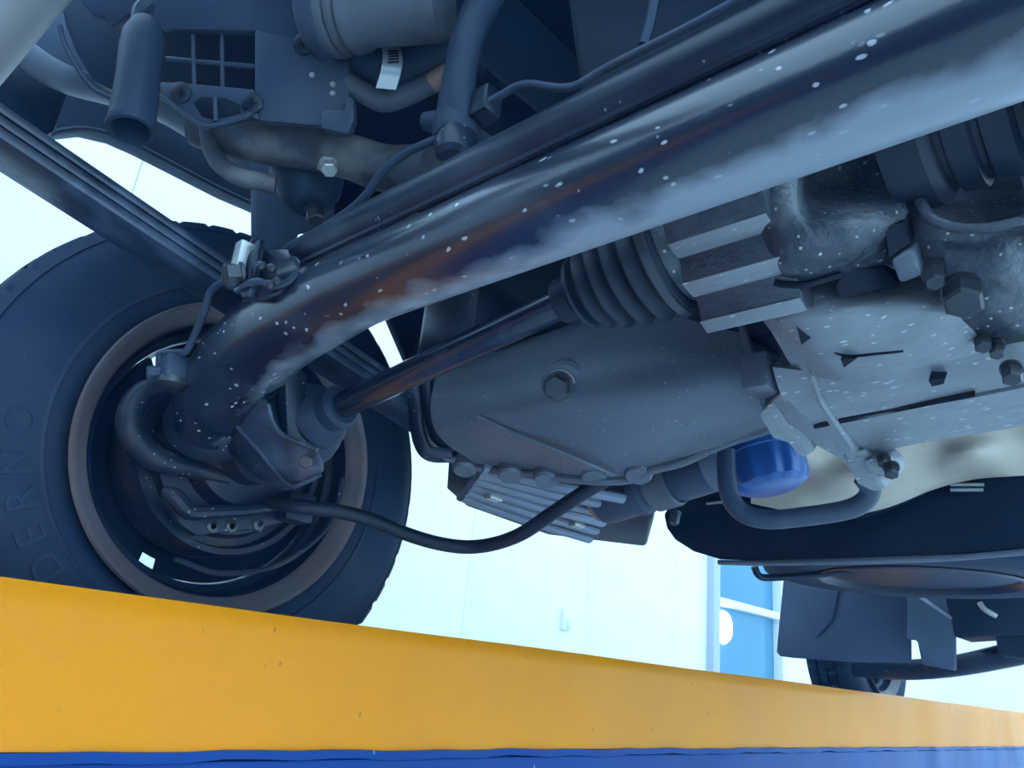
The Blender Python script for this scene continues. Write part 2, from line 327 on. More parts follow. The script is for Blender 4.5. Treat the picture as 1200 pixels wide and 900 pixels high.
# ================================================================= WHEELS
def text_mesh(ch, size, depth):
    cu = bpy.data.curves.new('letter', 'FONT'); cu.body = ch; cu.size = size; cu.extrude = depth; cu.align_x = 'CENTER'; cu.align_y = 'CENTER'; cu.resolution_u = 3
    ob = bpy.data.objects.new('letter', cu); COL.objects.link(ob); bpy.context.view_layer.update()
    dg = bpy.context.evaluated_depsgraph_get(); me = bpy.data.meshes.new_from_object(ob.evaluated_get(dg))
    vs = [v.co.copy() for v in me.vertices]; fs = [tuple(p.vertices) for p in me.polygons]
    bpy.data.objects.remove(ob); bpy.data.curves.remove(cu); bpy.data.meshes.remove(me); return vs, fs
WC = Q(0.388, 0.772, 0.183)    # hub centre in the plane of the inner side wall
def make_wheel(name, c, label, letters):
    t = thing(name, c + Vector((0, 0.07, -0.271)), label, 'wheel')
    # tyre: section profile (radius, distance outboard)
    inner = [(0.162, 0.016), (0.168, 0.010), (0.178, 0.0055), (0.186, 0.0035), (0.187, 0.0018), (0.190, 0.0018), (0.191, 0.0025), (0.215, 0.000), (0.232, 0.003), (0.246, 0.009), (0.2545, 0.0155), (0.2555, 0.0145), (0.2575, 0.0165), (0.262, 0.022), (0.2675, 0.028)]
    tread = [(0.2695, 0.034), (0.2705, 0.044), (0.264, 0.0445), (0.264, 0.049), (0.271, 0.0495), (0.2712, 0.068), (0.264, 0.0685), (0.264, 0.073), (0.2712, 0.0735), (0.271, 0.092), (0.264, 0.0925), (0.264, 0.097), (0.2705, 0.0975), (0.2695, 0.108)]
    outer = [(r, 0.142 - h) for r, h in inner[::-1]]
    prof = inner + tread + outer; segs = 300; g = G()
    n = len(prof); vs = []; fs = []
    sh = set(range(13, 17)) | set(range(len(inner) + len(tread) - 2, len(inner) + len(tread) + 2)); mid = {19, 20, 23, 24}
    for k in range(segs):
        a = 2 * math.pi * k / segs; d = Vector((math.cos(a), 0, math.sin(a)))
        for i, (r, h) in enumerate(prof):
            rr = r
            if i in sh and k % 6 == 0: rr -= 0.004
            if i in mid and k % 7 in (3,): rr -= 0.005
            vs.append(c + AY * h + d * rr)
    for k in range(segs):
        j = (k + 1) % segs
        for i in range(n - 1): fs.append((k * n + i, k * n + i + 1, j * n + i + 1, j * n + i))
    g.add(vs, fs)
    ty = part('tyre', g, 'tyre', t, sharp=40)
    # steel rim: rolled flange, well and pressed disc with vent slots
    rim = part('rim', G().lathe(c, AY, [(0.1600, 0.020), (0.1640, 0.012), (0.1675, 0.003), (0.1690, -0.003), (0.1672, -0.006), (0.1640, -0.0045), (0.1605, -0.001), (0.1555, 0.0045), (0.1505, 0.008), (0.1480, 0.0125), (0.1510, 0.030)], 128, caps=False), 'rust', t, label='rusty rolled rim flange')
    part('rim_well', G().lathe(c, AY, [(0.1485, 0.013), (0.1475, 0.016), (0.1455, 0.030), (0.1420, 0.034), (0.1355, 0.038), (0.1340, 0.060), (0.1335, 0.066), (0.1360, 0.066), (0.1360, 0.036), (0.1530, 0.030)], 96, caps=False), 'barrel', t)
    def vent(k, i): return i == 1 and (k % 32) in (20, 21)
    part('disc', G().lathe(c, AY, [(0.1340, 0.050), (0.1300, 0.064), (0.1190, 0.070), (0.1060, 0.076), (0.0850, 0.092), (0.02, 0.096), (0.0, 0.096)], 96, skip=vent, caps=False), 'barrel', t)
    for ch, deg in letters:
        vs, fs = text_mesh(ch, 0.036, 0.0008)
        a = math.radians(deg); rad = Vector((math.cos(a), 0, math.sin(a))); tan = rad.cross(AY)
        # letter tops point away from the hub; the face looks towards the inboard side
        base = c + rad * 0.2075 + AY * 0.0006
        up = (rad - AY * 0.06).normalized(); side = up.cross(-AY).normalized(); nn = side.cross(up)
        side = up.cross(nn)
        part('letter', G().add([base + side * v.x + up * v.y + nn * v.z for v in vs], fs), 'letter', ty)
    return t
rear_wheel = make_wheel('wheel', WC, 'large dark tyre on rusty steel rim standing on the yellow runway', [('D', 223), ('E', 214.5), ('R', 205.5), ('N', 196), ('O', 186)])
front_wheel = make_wheel('wheel', Q(2.47, 0.785, 0.183), 'small distant tyre half hidden behind the grey mudflap', [])

# ================================================================= BRAKE AND HUB
bk = thing('drum_brake', WC + Vector((0, -0.01, -0.11)), 'grimy drum brake back plate inside the near wheel', 'brake')
part('back_plate', G().lathe(WC, -AY, [(0.108, -0.065), (0.108, -0.010), (0.105, -0.004), (0.099, -0.004), (0.096, -0.015), (0.088, -0.015), (0.084, -0.006), (0.060, -0.002), (0.055, 0.020), (0.034, 0.022), (0.034, 0.05), (0.0, 0.05)], 72), 'brake', bk)
def wy(px, py, y): return OY(px, py, y)
part('lever', G().tube([wy(192, 575, .745), wy(205, 582, .738), wy(222, 599, .735), wy(245, 600, .735), (wy(300, 597, .735)), wy(340, 590, .735)], [0.005, 0.0085, 0.0085, 0.007, 0.006, 0.005], 10), 'brake', bk)
part('shoe_bracket', G().prism([wy(190, 580, .75), wy(205, 577, .75), wy(232, 602, .75), wy(338, 596, .75), wy(335, 612, .75), wy(300, 620, .75), (wy(230, 628, .75)), wy(212, 615, .75)], AY * 0.012), 'brake', bk, 0.002)
for p in ((248, 617), (270, 617), (302, 615)):
    part('rivet', G().lathe(wy(*p, .752), -AY, [(0.0062, 0), (0.0062, 0.003), (0.003, 0.0042), (0.003, 0.002), (0, 0.002)], 16), 'bolt', bk)
part('end_block', G().box(wy(345, 595, .742), AX, AY, AZ, 0.034, 0.03, 0.032), 'brake', bk, 0.004)
part('hub_arm', G().tube([wy(206, 450, .74), wy(170, 458, .748), wy(152, 485, .75), wy(158, 515, .75), wy(185, 538, .75), wy(230, 550, .755), wy(268, 562, .755)], [0.008, 0.011, 0.012, 0.013, 0.012, 0.010, 0.007], 14), 'brake', bk)
part('splash_lip', G().tube([wy(205, 655, .748), wy(260, 672, .748), wy(330, 660, .748), wy(385, 615, .748), wy(402, 560, .748)], 0.003, 8), 'brake', bk)

# ================================================================= AXLE TUBE
ax = thing('axle_tube', Q(0.286, 0.2, 0.227), 'thick gloss black axle tube with mud spatter running to the wheel', 'axle')
path = [Q(.300, -.42, .2645), Q(.300, -.2, .2645), Q(.300, .0, .2645), Q(.300, .2, .2645), Q(.300, .36, .2645), Q(.300, .46, .2645), W(378, 357, .632), W(328, 386, .677), W(283, 427, .722), W(256, 470, .752), W(243, 502, .772)]
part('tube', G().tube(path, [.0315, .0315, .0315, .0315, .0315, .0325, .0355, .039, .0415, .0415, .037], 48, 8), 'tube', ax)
part('stiffener', G().tube([Q(.281, -.42, .299), Q(.281, 0, .299), Q(.281, .3, .299), Q(.281, .50, .299), Q(.283, .555, .297), Q(.290, .585, .288)], [.0165, .0165, .0165, .0165, .015, .010], 24, 5), 'black', ax)
part('weld_bead', G().tube([Q(.2735, y, .286) for y in (-.42, 0, .3, .52)], 0.003, 8), 'black', ax)
# hub carrier: pressed bracket below the bend
cf = [W(262, 480, .735), W(300, 462, .715), W(312, 470, .71), W(316, 485, .708), W(325, 502, .706), W(340, 514, .704), W(372, 526, .70), W(378, 540, .70), W(378, 552, .702), (W(368, 561, .705)), W(336, 566, .715)]
part('carrier_plate', G().prism(cf, VIEW * 0.006), 'spring', ax, 0.0015)
part('carrier_flange', G().prism([W(264, 481, .735), W(337, 566, .715), W(306, 564, .745), W(236, 505, .765)], VIEW * 0.006), 'black', ax, 0.0015)
part('carrier_rim', G().tube([W(262, 482, .733), W(300, 524, .724), W(337, 567, .713), W(358, 565, .704), W(376, 556, .70)], 0.002, 8), 'spring', ax)
part('slot_lip', G().tube([W(314, 474, .706), W(320, 495, .704), W(332, 510, .702), W(350, 518, .70), W(372, 527, .697)], 0.0025, 8), 'spring', ax)
part('bolt', G().hexbolt(W(361, 540, .700), -VIEW, 0.0115, 0.006), 'bolt', ax)
part('hub_socket', G().lathe(W(246, 495, .77), W(240, 520, .80) - W(256, 470, .752), [(.030, -.02), (.041, -.006), (.043, .006), (.034, .014), (.0, .02)], 32), 'brake', ax)
part('spindle_web', G().box(W(342, 478, .735), W(345, 520, .735) - W(342, 440, .735), AY, AX, .075, .02, .026), 'black', ax, 0.004)

# ================================================================= LEAF SPRING
ls = thing('leaf_spring', Q(.10, .665, .30), 'black leaf spring reaching from the upper left corner to the axle', 'leaf spring')
def leaf(z_off, x0, x1, th, y0, y1, arch=0.0):
    rings = []
    for i in range(25):
        u = i / 24; x = x0 + (x1 - x0) * u
        z = 0.3385 - (x - .07) * 0.195 + z_off + arch * (x - .3) ** 2 * 0
        rings.append([Q(x, y0, z), Q(x, y1, z), Q(x, y1, z + th), Q(x, y0, z + th)])
    return G().loft(rings)
part('leaf', leaf(0.0, .035, .62, .0085, .640, .690), 'spring', ls, 0.001)
part('leaf', leaf(0.0098, -.12, .75, .0075, .6405, .6895), 'spring', ls, 0.001)
part('leaf', leaf(0.0188, -.40, .90, .0075, .640, .690), 'spring', ls, 0.001)
part('spring_eye', G().tube([Q(.02, .640, .343), Q(.02, .69, .343)], 0.016, 20, 1), 'spring', ls)

# ================================================================= SPRING CLAMP ON THE AXLE
sc = thing('spring_clamp', W(310, 345, 0.634), 'black bolted spring clamp sitting on top of the axle tube', 'clamp')
part('saddle', G().prism([W(276, 336, 0.624), W(284, 349, 0.619), W(310, 353, 0.614), W(334, 343, 0.609), W(350, 326, 0.604), W(352, 306, 0.609), W(345, 290, 0.624), W(300, 290, 0.629), W(288, 300, 0.624), W(279, 318, 0.624)], VIEW * 0.05), 'shaft', sc, 0.003)
part('front_lip', G().tube([W(278, 340, 0.619), W(290, 333, 0.609), W(305, 330, 0.606), W(320, 336, 0.604), W(338, 330, 0.602), W(350, 318, 0.602)], .003, 8, 4), 'spring', sc)
part('side_strap', G().box(W(300, 315, 0.616), W(296, 340, 0.616) - W(304, 290, 0.616), VIEW, AY, .045, .012, .008), 'spring', sc, 0.001)
part('u_bolt', G().tube([W(292, 350, 0.614), W(294, 325, 0.619), W(298, 292, 0.629), W(300, 285, 0.664)], 0.005, 12), 'black', sc)
part('bolt', G().hexbolt(W(284, 322, 0.619), W(270, 322, 0.614) - W(284, 322, 0.619), 0.017, 0.012), 'bolt', sc)
part('tab', G().box(W(287, 305, 0.624), W(292, 288, 0.624) - W(284, 320, 0.624), AY, AX, .026, .012, .018), 'zinc', sc, 0.002, label='bright bent metal tab')
for p in ((318, 334), (326, 330), (308, 312), (320, 315)):
    part('stud', G().lathe(W(*p, .606), -VIEW, [(0.0035, 0), (0.0035, .006), (.0015, .008), (0, .008)], 10), 'bolt', sc)

# ================================================================= BRAKE PIPES
def pipe(name, pts, r, m, label, cat='pipe'): return single(name, G().tube(pts, r, 12, 7), m, label, cat)
p1 = thing('brake_pipe', W(205, 450, .72), 'thin bent brake pipe from the spring clamp down to the brake fitting', 'pipe')
part('line', G().tube([W(280, 321, .665), W(262, 330, .675), W(247, 342, .685), W(240, 365, .69), W(228, 393, .70), W(219, 411, .705), W(209, 413, .71), W(190, 414, .715), W(187, 420, .715), W(187, 438, .715)], .0034, 12, 6), 'plastic', p1)
part('fitting', G().box(W(203, 432, .715), AX, AY, AZ, .022, .026, .022), 'plastic', p1, .002)
part('nut', G().hexbolt(W(192, 437, .712), W(160, 437, .70) - W(200, 437, .715), .012, .012), 'plastic', p1)
part('banjo', G().lathe(W(203, 444, .712), -AZ, [(.014, 0), (.014, .006), (.009, .009), (0, .009)], 18), 'bolt', p1)
pipe('brake_pipe', [W(338, 290, .62), W(370, 272, .61), W(405, 250, .60), W(428, 230, .595), W(450, 200, .59), W(475, 180, .585), W(500, 168, .58), W(520, 160, .58), W(537, 150, .585)], .0034, 'hose', 'thin dark brake pipe climbing beside the dirty exhaust pipe')
pipe('brake_pipe', [W(574, 119, .53), W(590, 110, .525), W(606, 101, .52), W(622, 98.5, .51), W(640, 101, .50), W(660, 103, .49), W(678, 99, .48), W(705, 83, .47), W(750, 60, .45), W(810, 30, .43), W(880, -8, .41)], .0028, 'plastic', 'thin shiny brake pipe running above the axle tube')

# ================================================================= DRIVE SHAFT
DA = Q(.388, .735, .190); DB = W(728, 322, .575); dv = (DB - DA); DL = dv.length; dv.normalize()
ds = thing('drive_shaft', DA + dv * 0.1, 'black drive shaft with ribbed rubber boots between hub and gearbox', 'drive shaft')
def Lx(Y): return (DA.y - Y) / -dv.y
part('shaft', G().tube([DA + dv * .06, DA + dv * (DL + .02)], .0130, 28, 1), 'shaft', ds)
a0 = Lx(.685); ob = [(.0, a0 - .03), (.040, a0 - .03), (.046, a0 - .01), (.0475, a0), (.045, a0 + .012), (.041, a0 + .020), (.044, a0 + .026), (.040, a0 + .036), (.032, a0 + .042), (.033, a0 + .050), (.027, a0 + .058), (.021, a0 + .064), (.0215, a0 + .078), (.018, a0 + .082), (.0, a0 + .082)]
part('outer_boot', G().lathe(DA, dv, ob, 48), 'hose', ds)
rb = []; h = DL - .055
rb += [(.0, h), (.017, h), (.0185, h + .002), (.0185, h + .013)]
h += .015
for i, (rr, q) in enumerate(((.029, .0125), (.0345, .0135), (.039, .0145), (.0425, .015), (.045, .016))):
    rb += [(rr - .012, h), (rr - .004, h + .0022), (rr, h + .0052), (rr - .001, h + .0075), (rr - .006, h + q - .002)]
    h += q
rb += [(.040, h), (.0455, h + .003), (.0465, h + .008), (.0455, h + .012), (.043, h + .014), (.0, h + .014)]
part('inner_boot', G().lathe(DA, dv, rb, 56), 'rubber', ds)
hb = h
part('clamp_band', G().lathe(DA, dv, [(.0465, hb + .003), (.0480, hb + .004), (.0480, hb + .010), (.0465, hb + .011)], 56, closed=True), 'bolt', ds)
part('joint_cup', G().lathe(DA, dv, [(.0, hb + .012), (.040, hb + .012), (.038, hb + .024), (.030, hb + .030), (0, hb + .034)], 48), 'alud', ds)

# ================================================================= GEARBOX
gb_ = thing('gearbox', Q(.55, .13, .17), 'grey cast gearbox housing with dusty ribs and bolts at the right', 'gearbox')
BK = AX * .10 + AZ * .10
def rows(*rs): return [[W(*p) for p in r] for r in rs]
part('differential_housing', G().relief(rows(
    [(822, 215, .53), (880, 178, .50), (935, 150, .482), (990, 118, .475), (1035, 95, .475), (1068, 70, .49)],
    [(835, 240, .52), (885, 212, .482), (936, 195, .462), (955, 190, .500), (1025, 172, .505), (1064, 150, .475)],
    [(850, 265, .515), (890, 245, .472), (934, 232, .458), (952, 226, .500), (1028, 212, .505), (1062, 205, .468)],
    [(862, 285, .512), (900, 275, .470), (938, 262, .457), (960, 262, .462), (1024, 250, .458), (1060, 245, .466)],
    [(872, 302, .512), (905, 305, .475), (942, 300, .461), (985, 292, .462), (1026, 288, .465), (1062, 285, .478)],
    [(882, 318, .518), (915, 331, .492), (945, 332, .480), (985, 324, .480), (1030, 318, .485), (1064, 318, .490)]), BK), 'alud', gb_)
# output flange: stepped ledges running across the car
part('output_flange', G().prism([OY(x, y, .240) for x, y in ((768, 236), (782, 287), (795, 303), (800, 333), (814, 347), (821, 376), (830, 388), (850, 384), (880, 300), (850, 225))], AY * -.07), 'aluo', gb_, 0.0016, 25)
for q in (((781, 287), (794, 304), (800, 300), (786, 283)), ((798, 333), (812, 349), (818, 345), (804, 329)), ((819, 377), (828, 391), (836, 387), (825, 373))):  # pale strips put the floor light into the down-facing step colour
    part('lit_ledge', G().prism([OY(x, y, .2405) for x, y in q], AY * -.069), 'alu', gb_, .001)
part('stop_tab', G().prism([W(743, 266, .545), W(800, 240, .53), W(792, 268, .535), W(776, 287, .54)], AX * .02 + AZ * .02), 'alu', gb_, .003)
# main case: upper shell, then the lower sill beyond the long slot
part('case', G().relief(rows(
    [(884, 338, .535), (920, 343, .508), (960, 342, .495), (985, 340, .500), (1030, 335, .498), (1085, 322, .492)],
    [(892, 372, .530), (925, 372, .500), (975, 368, .485), (1030, 362, .478), (1080, 352, .472), (1108, 345, .474)],
    [(915, 400, .530), (950, 402, .503), (1000, 396, .488), (1050, 388, .480), (1100, 378, .472), (1130, 372, .472)],
    [(940, 420, .535), (970, 426, .515), (1015, 420, .500), (1065, 413, .490), (1110, 402, .482), (1145, 394, .478)],
    [(952, 440, .550), (985, 446, .530), (1025, 440, .515), (1075, 430, .502), (1120, 420, .492), (1155, 412, .488)]), BK), 'alu', gb_)
part('case_floor', G().relief(rows(
    [(905, 430, .570), (960, 436, .550), (1020, 436, .525), (1080, 424, .508), (1140, 412, .494), (1225, 395, .475)],
    [(915, 462, .575), (970, 462, .555), (1030, 456, .532), (1090, 446, .515), (1145, 436, .500), (1225, 420, .480)],
    [(938, 500, .588), (985, 490, .566), (1040, 480, .545), (1095, 470, .527), (1142, 461, .512), (1225, 445, .488)]), BK), 'alu', gb_)
part('case_sill', G().relief(rows(
    [(945, 504, .588), (990, 494, .566), (1040, 484, .545), (1095, 474, .527), (1142, 466, .512), (1225, 449, .488)],
    [(962, 520, .592), (1005, 510, .572), (1055, 500, .552), (1105, 490, .536), (1150, 482, .522), (1225, 466, .500)],
    [(985, 536, .602), (1022, 531, .585), (1065, 522, .568), (1115, 513, .552), (1160, 506, .540), (1225, 494, .520)]), AX * .02 + AZ * .12), 'alu', gb_)
part('slot', G().prism([W(944, 500, .584), W(1142, 460, .508), W(1142.5, 464.5, .508), W(948, 504, .584)], BK * .3), 'recess', gb_)
part('bell_housing', G().relief(rows(
    [(1062, 250, .480), (1090, 258, .465), (1130, 272, .455), (1175, 270, .448), (1225, 258, .445)],
    [(1070, 300, .475), (1100, 296, .458), (1140, 300, .450), (1180, 298, .444), (1225, 290, .440)],
    [(1085, 340, .478), (1110, 338, .464), (1145, 340, .455), (1182, 335, .447), (1225, 326, .440)],
    [(1100, 375, .485), (1130, 376, .472), (1160, 372, .464), (1190, 366, .456), (1225, 358, .448)],
    [(1120, 400, .495), (1145, 400, .484), (1170, 396, .476), (1195, 392, .468), (1225, 384, .460)]), BK), 'alud', gb_)
part('core', G().box(W(1010, 330, .64), AX, AY, AZ, .14, .26, .13), 'recess', gb_, .01)  # added near black block, makes gaps between the castings read as shade
# joint flange towards the oil pan and the foot below it
part('joint_flange', G().prism([W(893, 374, .548), W(922, 366, .540), W(945, 412, .545), W(965, 470, .558), (W(1000, 522, .575)), W(1012, 548, .585), W(1000, 556, .59), W(985, 540, .59), W(960, 526, .588), (W(935, 505, .586)), W(905, 488, .592), W(900, 470, .590), W(918, 455, .575), (W(930, 438, .568))], AX * .03 + AZ * .025), 'alu', gb_, .003)
part('lug', G().box(W(893, 440, .590), AY, AX, AZ, .022, .03, .03), 'pan', gb_, .004)
part('lug', G().prism([W(888, 486, .588), W(905, 470, .585), W(935, 488, .586), W(948, 512, .586), (W(955, 530, .59)), W(940, 538, .595), W(922, 520, .595), W(905, 515, .595)], AX * .02 + AZ * .02), 'alu', gb_, .003)
part('foot', G().prism([W(985, 532, .585), W(1012, 526, .578), W(1030, 560, .58), W(1040, 572, .58), W(1024, 578, .585), W(1004, 568, .585)], AX * .016 + AZ * .012), 'alu', gb_, .003)
part('foot_rib', G().prism([W(1010, 540, .574), W(1040, 533, .57), W(1052, 545, .57), W(1052, 562, .575), (W(1020, 556, .578))], AX * .02 + AZ * .012), 'alu', gb_, .003)
# bosses and dark slabs painting the shade in recesses
part('arm_rib', G().prism([W(1043, 304, .462), W(1070, 289, .460), W(1082, 323, .458), W(1054, 334, .466)], AX * .03 + AZ * .03), 'pan', gb_, .003)
for d, pts in ((.478, ((980, 337), (989, 317), (1035, 313), (1053, 334), (1020, 341), (985, 350))), (.462, ((1037, 265), (1058, 261), (1067, 285), (1042, 301))), (.499, ((933, 381), (946, 383), (956, 392), (939, 404))), (.496, ((985, 421), (1004, 420), (989, 431))), (.500, ((1088, 446), (1108, 443), (1106, 450), (1092, 453)))):
    part('shade_pocket', G().prism([W(x, y, d) for x, y in pts], AX * .02 + AZ * .02), 'recess', gb_)
part('seam_groove', G().tube([W(908, 331, .486), W(918, 333, .483), W(945, 333, .477), W(985, 322, .476)], .0024, 8), 'recess', gb_)
part('seam_groove', G().tube([W(966, 401, .502), W(982, 414, .502), W(1000, 417, .500), W(1030, 414, .494), W(1058, 411, .490)], .0012, 8), 'recess', gb_)
BN = W(1000, 600, .4) - W(1020, 480, .52)
for (x, y, d, af, hh, ang) in ((1094, 318, .462, .0105, .013, 0), (1151, 398, .480, .009, .009, 0), (1167, 406, .478, .008, .009, 0), (1185, 434, .478, .0105, .010, 0), (1044, 549, .566, .0095, .007, 0), (1035, 538, .572, .008, .006, 0)):
    part('bolt', G().hexbolt(W(x, y - 3, d), W(x + 2, y + 20, d - .012) - W(x, y, d), af, hh), 'bolt', gb_)
part('filler_plug', G().hexbolt(W(1128, 336, .462), W(1130, 372, .440) - W(1128, 340, .460), .020, .014, 1.2, .006), 'bolt', gb_)
# second boot on the far side output
RA = W(1085, 150, .475); RV = -AY
rbp = [(.0, -.02), (.049, -.02), (.0495, .002), (.046, .006), (.0415, .009), (.0415, .012), (.045, .0135), (.0455, .026), (.0415, .028), (.0415, .031), (.045, .0325), (.0455, .046), (.041, .049), (.041, .053), (.048, .055), (.050, .060), (.048, .066), (.041, .069), (.041, .075), (.047, .078), (.047, .10), (.039, .11), (.037, .14), (.0, .15)]
fs_ = thing('drive_shaft', RA, 'ribbed rubber boot of the second drive shaft under the tube at the right', 'drive shaft')
part('inner_boot', G().lathe(RA, RV, rbp, 56), 'rubber', fs_)
part('housing_lip', G().tube([W(1078, 236, .462), W(1092, 256, .452), W(1120, 266, .446), W(1155, 267, .440), W(1190, 260, .436), W(1230, 248, .432)], .0032, 10, 5), 'aluo', gb_)
part('shaft', G().tube([RA + RV * .05, RA + RV * .5], .013, 20, 1), 'shaft', fs_)

# ================================================================= OIL PAN
op = thing('oil_pan', Q(.55, .42, .165), 'grey engine oil pan with drain plug below the drive shaft', 'oil pan')
part('sump', G().relief(rows(
    [(512, 440, .80), (560, 424, .78), (620, 402, .75), (700, 378, .715), (780, 368, .68), (868, 372, .635)],
    [(506, 462, .78), (556, 452, .745), (625, 432, .705), (700, 412, .672), (780, 402, .645), (874, 404, .610)],
    [(505, 484, .775), (556, 474, .730), (632, 454, .685), (705, 440, .655), (785, 430, .628), (880, 428, .597)],
    [(510, 504, .772), (562, 490, .718), (642, 474, .674), (715, 466, .645), (795, 458, .620), (886, 452, .596)],
    [(525, 522, .775), (580, 512, .722), (655, 504, .680), (730, 500, .650), (810, 490, .626), (892, 474, .604)],
    [(548, 537, .785), (608, 535, .742), (670, 534, .700), (745, 530, .672), (820, 514, .648), (897, 492, .620)],
    [(562, 546, .805), (618, 551, .765), (682, 558, .728), (745, 558, .705), (805, 540, .675), (902, 502, .64)]), AX * .14 + AZ * .10), 'pan', op)
fl = [(522, 536, .80), (560, 548, .80), (600, 554, .775), (640, 558, .75), (690, 563, .728), (735, 562, .71), (765, 550, .69), (800, 541, .675), (845, 521, .66), (902, 502, .64)]
part('pan_flange', G().tube([W(*p) for p in fl], .0045, 10, 6), 'pan', op)
for (x, y, d) in ((545, 548, .80), (598, 555, .77), (640, 560, .75), (697, 556, .722), (748, 554, .70)):
    part('flange_boss', G().lathe(W(x, y, d), W(x - 3, y + 30, d - .02) - W(x, y, d), [(.0, -.01), (.0125, -.01), (.013, .002), (.011, .005), (0, .005)], 20), 'pan', op)
DN = (W(634, 458, .60) - W(652, 448, .66)).normalized()
dp = part('drain_plug', G().hexbolt(W(655, 452, .668), DN, .0195, .013, 1.35, .004), 'bolt', op)
part('washer', G().lathe(W(656, 452, .6695), DN, [(.0140, -.003), (.0140, .0006), (.011, .0006)], 28), 'zinc', dp)
part('plug_boss', G().lathe(W(662, 451, .676), DN, [(.024, -.03), (.0215, .0), (.018, .004), (0, .004)], 28), 'pan', op)
part('plug_boss', G().lathe(W(688, 455, .676), DN, [(.017, -.03), (.0135, .004), (.010, .007), (.006, .004), (0, .004)], 24), 'pan', op)
part('pan_rib', G().tube([W(560, 488, .714), W(600, 507, .702), W(640, 522, .694), W(690, 543, .690), W(720, 556, .700)], .0022, 8), 'pan', op)
part('pan_edge', G().tube([W(868, 376, .630), W(878, 410, .606), W(888, 445, .594), W(900, 480, .602)], .0035, 10), 'pan', op)

# ================================================================= OIL FILTER, HOOP, SHIELD, TANK
f0 = W(884, 500, .745); f1 = W(906, 572, .715); fv = (f1 - f0).normalized(); fl_ = (f1 - f0).length
of = thing('oil_filter', f1, 'bright blue oil filter canister hanging behind the gearbox', 'oil filter')
part('can', G().lathe(f0, fv, [(.0, -.02), (.0365, -.02), (.0372, .010), (.0372, .030), (.0350, .032)], 48), 'blueplastic', of)
rg = []
for (rr, hh, am) in ((.0362, .031, 0.0), (.0362, .034, .0008), (.0355, fl_ - .012, .0017), (.0325, fl_ - .004, .0013), (.026, fl_, 0)):
    u = (AX - fv * AX.dot(fv)).normalized(); b2 = fv.cross(u)
    rg.append([f0 + fv * hh + (u * math.cos(a) + b2 * math.sin(a)) * (rr + am * math.cos(a * 12)) for a in (2 * math.pi * k / 96 for k in range(96))])
part('fluted_cap', G().loft(rg), 'blueplastic', of)
pipe('guard_hoop', [W(851, 528, .70), W(852, 560, .69), W(857, 585, .683), W(872, 602, .678), W(900, 609, .672), W(945, 605, .664), W(990, 598, .655), W(1012, 588, .648), W(1020, 574, .642), W(1012, 560, .64)], [.0085] * 10, 'plastic', 'dark grey bent guard hoop beneath the blue oil filter', 'guard')
random.seed(3)
def wr(): return random.uniform(-.014, .014)
part_shield = single('heat_shield', G().relief([[W(x, y, d + wr()) for x, y, d in r] for r in (
    [(880, 505, .93), (930, 505, .92), (985, 505, .90), (1040, 490, .88), (1090, 485, .87), (1140, 480, .86), (1190, 475, .85), (1240, 470, .84)],
    [(880, 530, .92), (930, 530, .90), (985, 535, .89), (1040, 520, .87), (1090, 515, .85), (1140, 508, .85), (1190, 502, .84), (1240, 500, .83)],
    [(880, 555, .92), (930, 556, .91), (985, 562, .88), (1040, 550, .86), (1090, 540, .86), (1140, 532, .84), (1190, 528, .84), (1240, 525, .83)],
    [(880, 590, .93), (930, 600, .91), (985, 605, .89), (1040, 595, .88), (1090, 575, .87), (1140, 562, .86), (1190, 558, .85), (1240, 555, .84)])], AX * .03 + AZ * .01, 4), 'shield', 'crumpled beige heat shield behind the oil filter', 'heat shield', sharp=60)
tk = thing('fuel_tank', OX(1000, 655, 1.0), 'black moulded fuel tank with pale bottom seam ahead of the gearbox', 'fuel tank')
tp = [(776, 602), (780, 620), (790, 634), (812, 648), (842, 657), (880, 659), (1000, 656), (1100, 653), (1230, 648), (1230, 545), (1140, 549), (1115, 554), (1085, 568), (1055, 582), (1020, 596), (985, 598), (940, 588), (900, 576), (860, 570), (820, 575), (795, 585)]
part('shell', G().prism([OX(x, y, 1.0) for x, y in tp], AX * .16 + AZ * .085), 'tank', tk, .006)
part('seam_flange', G().tube([OX(x, y, .997) for x, y in ((842, 659), (900, 660), (1000, 658), (1100, 655), (1165, 650), (1230, 644))], .0035, 8, 4), 'lip', tk)
part('top_lip', G().tube([OX(x, y, .995) for x, y in ((860, 572), (900, 578), (940, 590), (985, 600), (1020, 598), (1055, 585), (1085, 570), (1115, 556), (1140, 551), (1230, 548))], .008, 10, 4), 'tank', tk)
for p in (((1114, 568), (1153, 568)), ((1114, 574), (1152, 574)), ((828, 590), (849, 588))):
    part('clip', G().tube([OX(*p[0], .993), OX(*p[1], .993)], .0022, 8, 1), 'zinc', tk)

# ================================================================= THINGS AROUND THE OIL PAN
stt = thing('starter_motor', W(790, 600, .86), 'dark stepped cylinder tucked behind the oil pan edge', 'motor')
s0 = W(700, 590, .90); s1 = W(858, 538, .80); sv = (s1 - s0).normalized(); sl = (s1 - s0).length
part('housing', G().lathe(s0, sv, [(0, 0), (.018, 0), (.026, .008), (.0275, .02), (.0275, .055), (.0295, .057), (.0295, .066), (.026, .070), (.026, .11), (.0275, .112), (.0275, .15), (0, .16)], 40), 'plastic', stt)
part('collar', G().lathe(s0, sv, [(.0278, .076), (.0305, .078), (.0305, .104), (.0278, .106)], 40, closed=True), 'mount', stt)
part('rusty_strap', G().lathe(s0, sv, [(.0188, -.002), (.0215, -.001), (.0215, .006), (.0188, .007)], 30, closed=True), 'copper', stt)
part('terminal', G().hexbolt(W(792, 600, .84), AX * -.3 - AZ, .010, .012), 'bolt', stt)
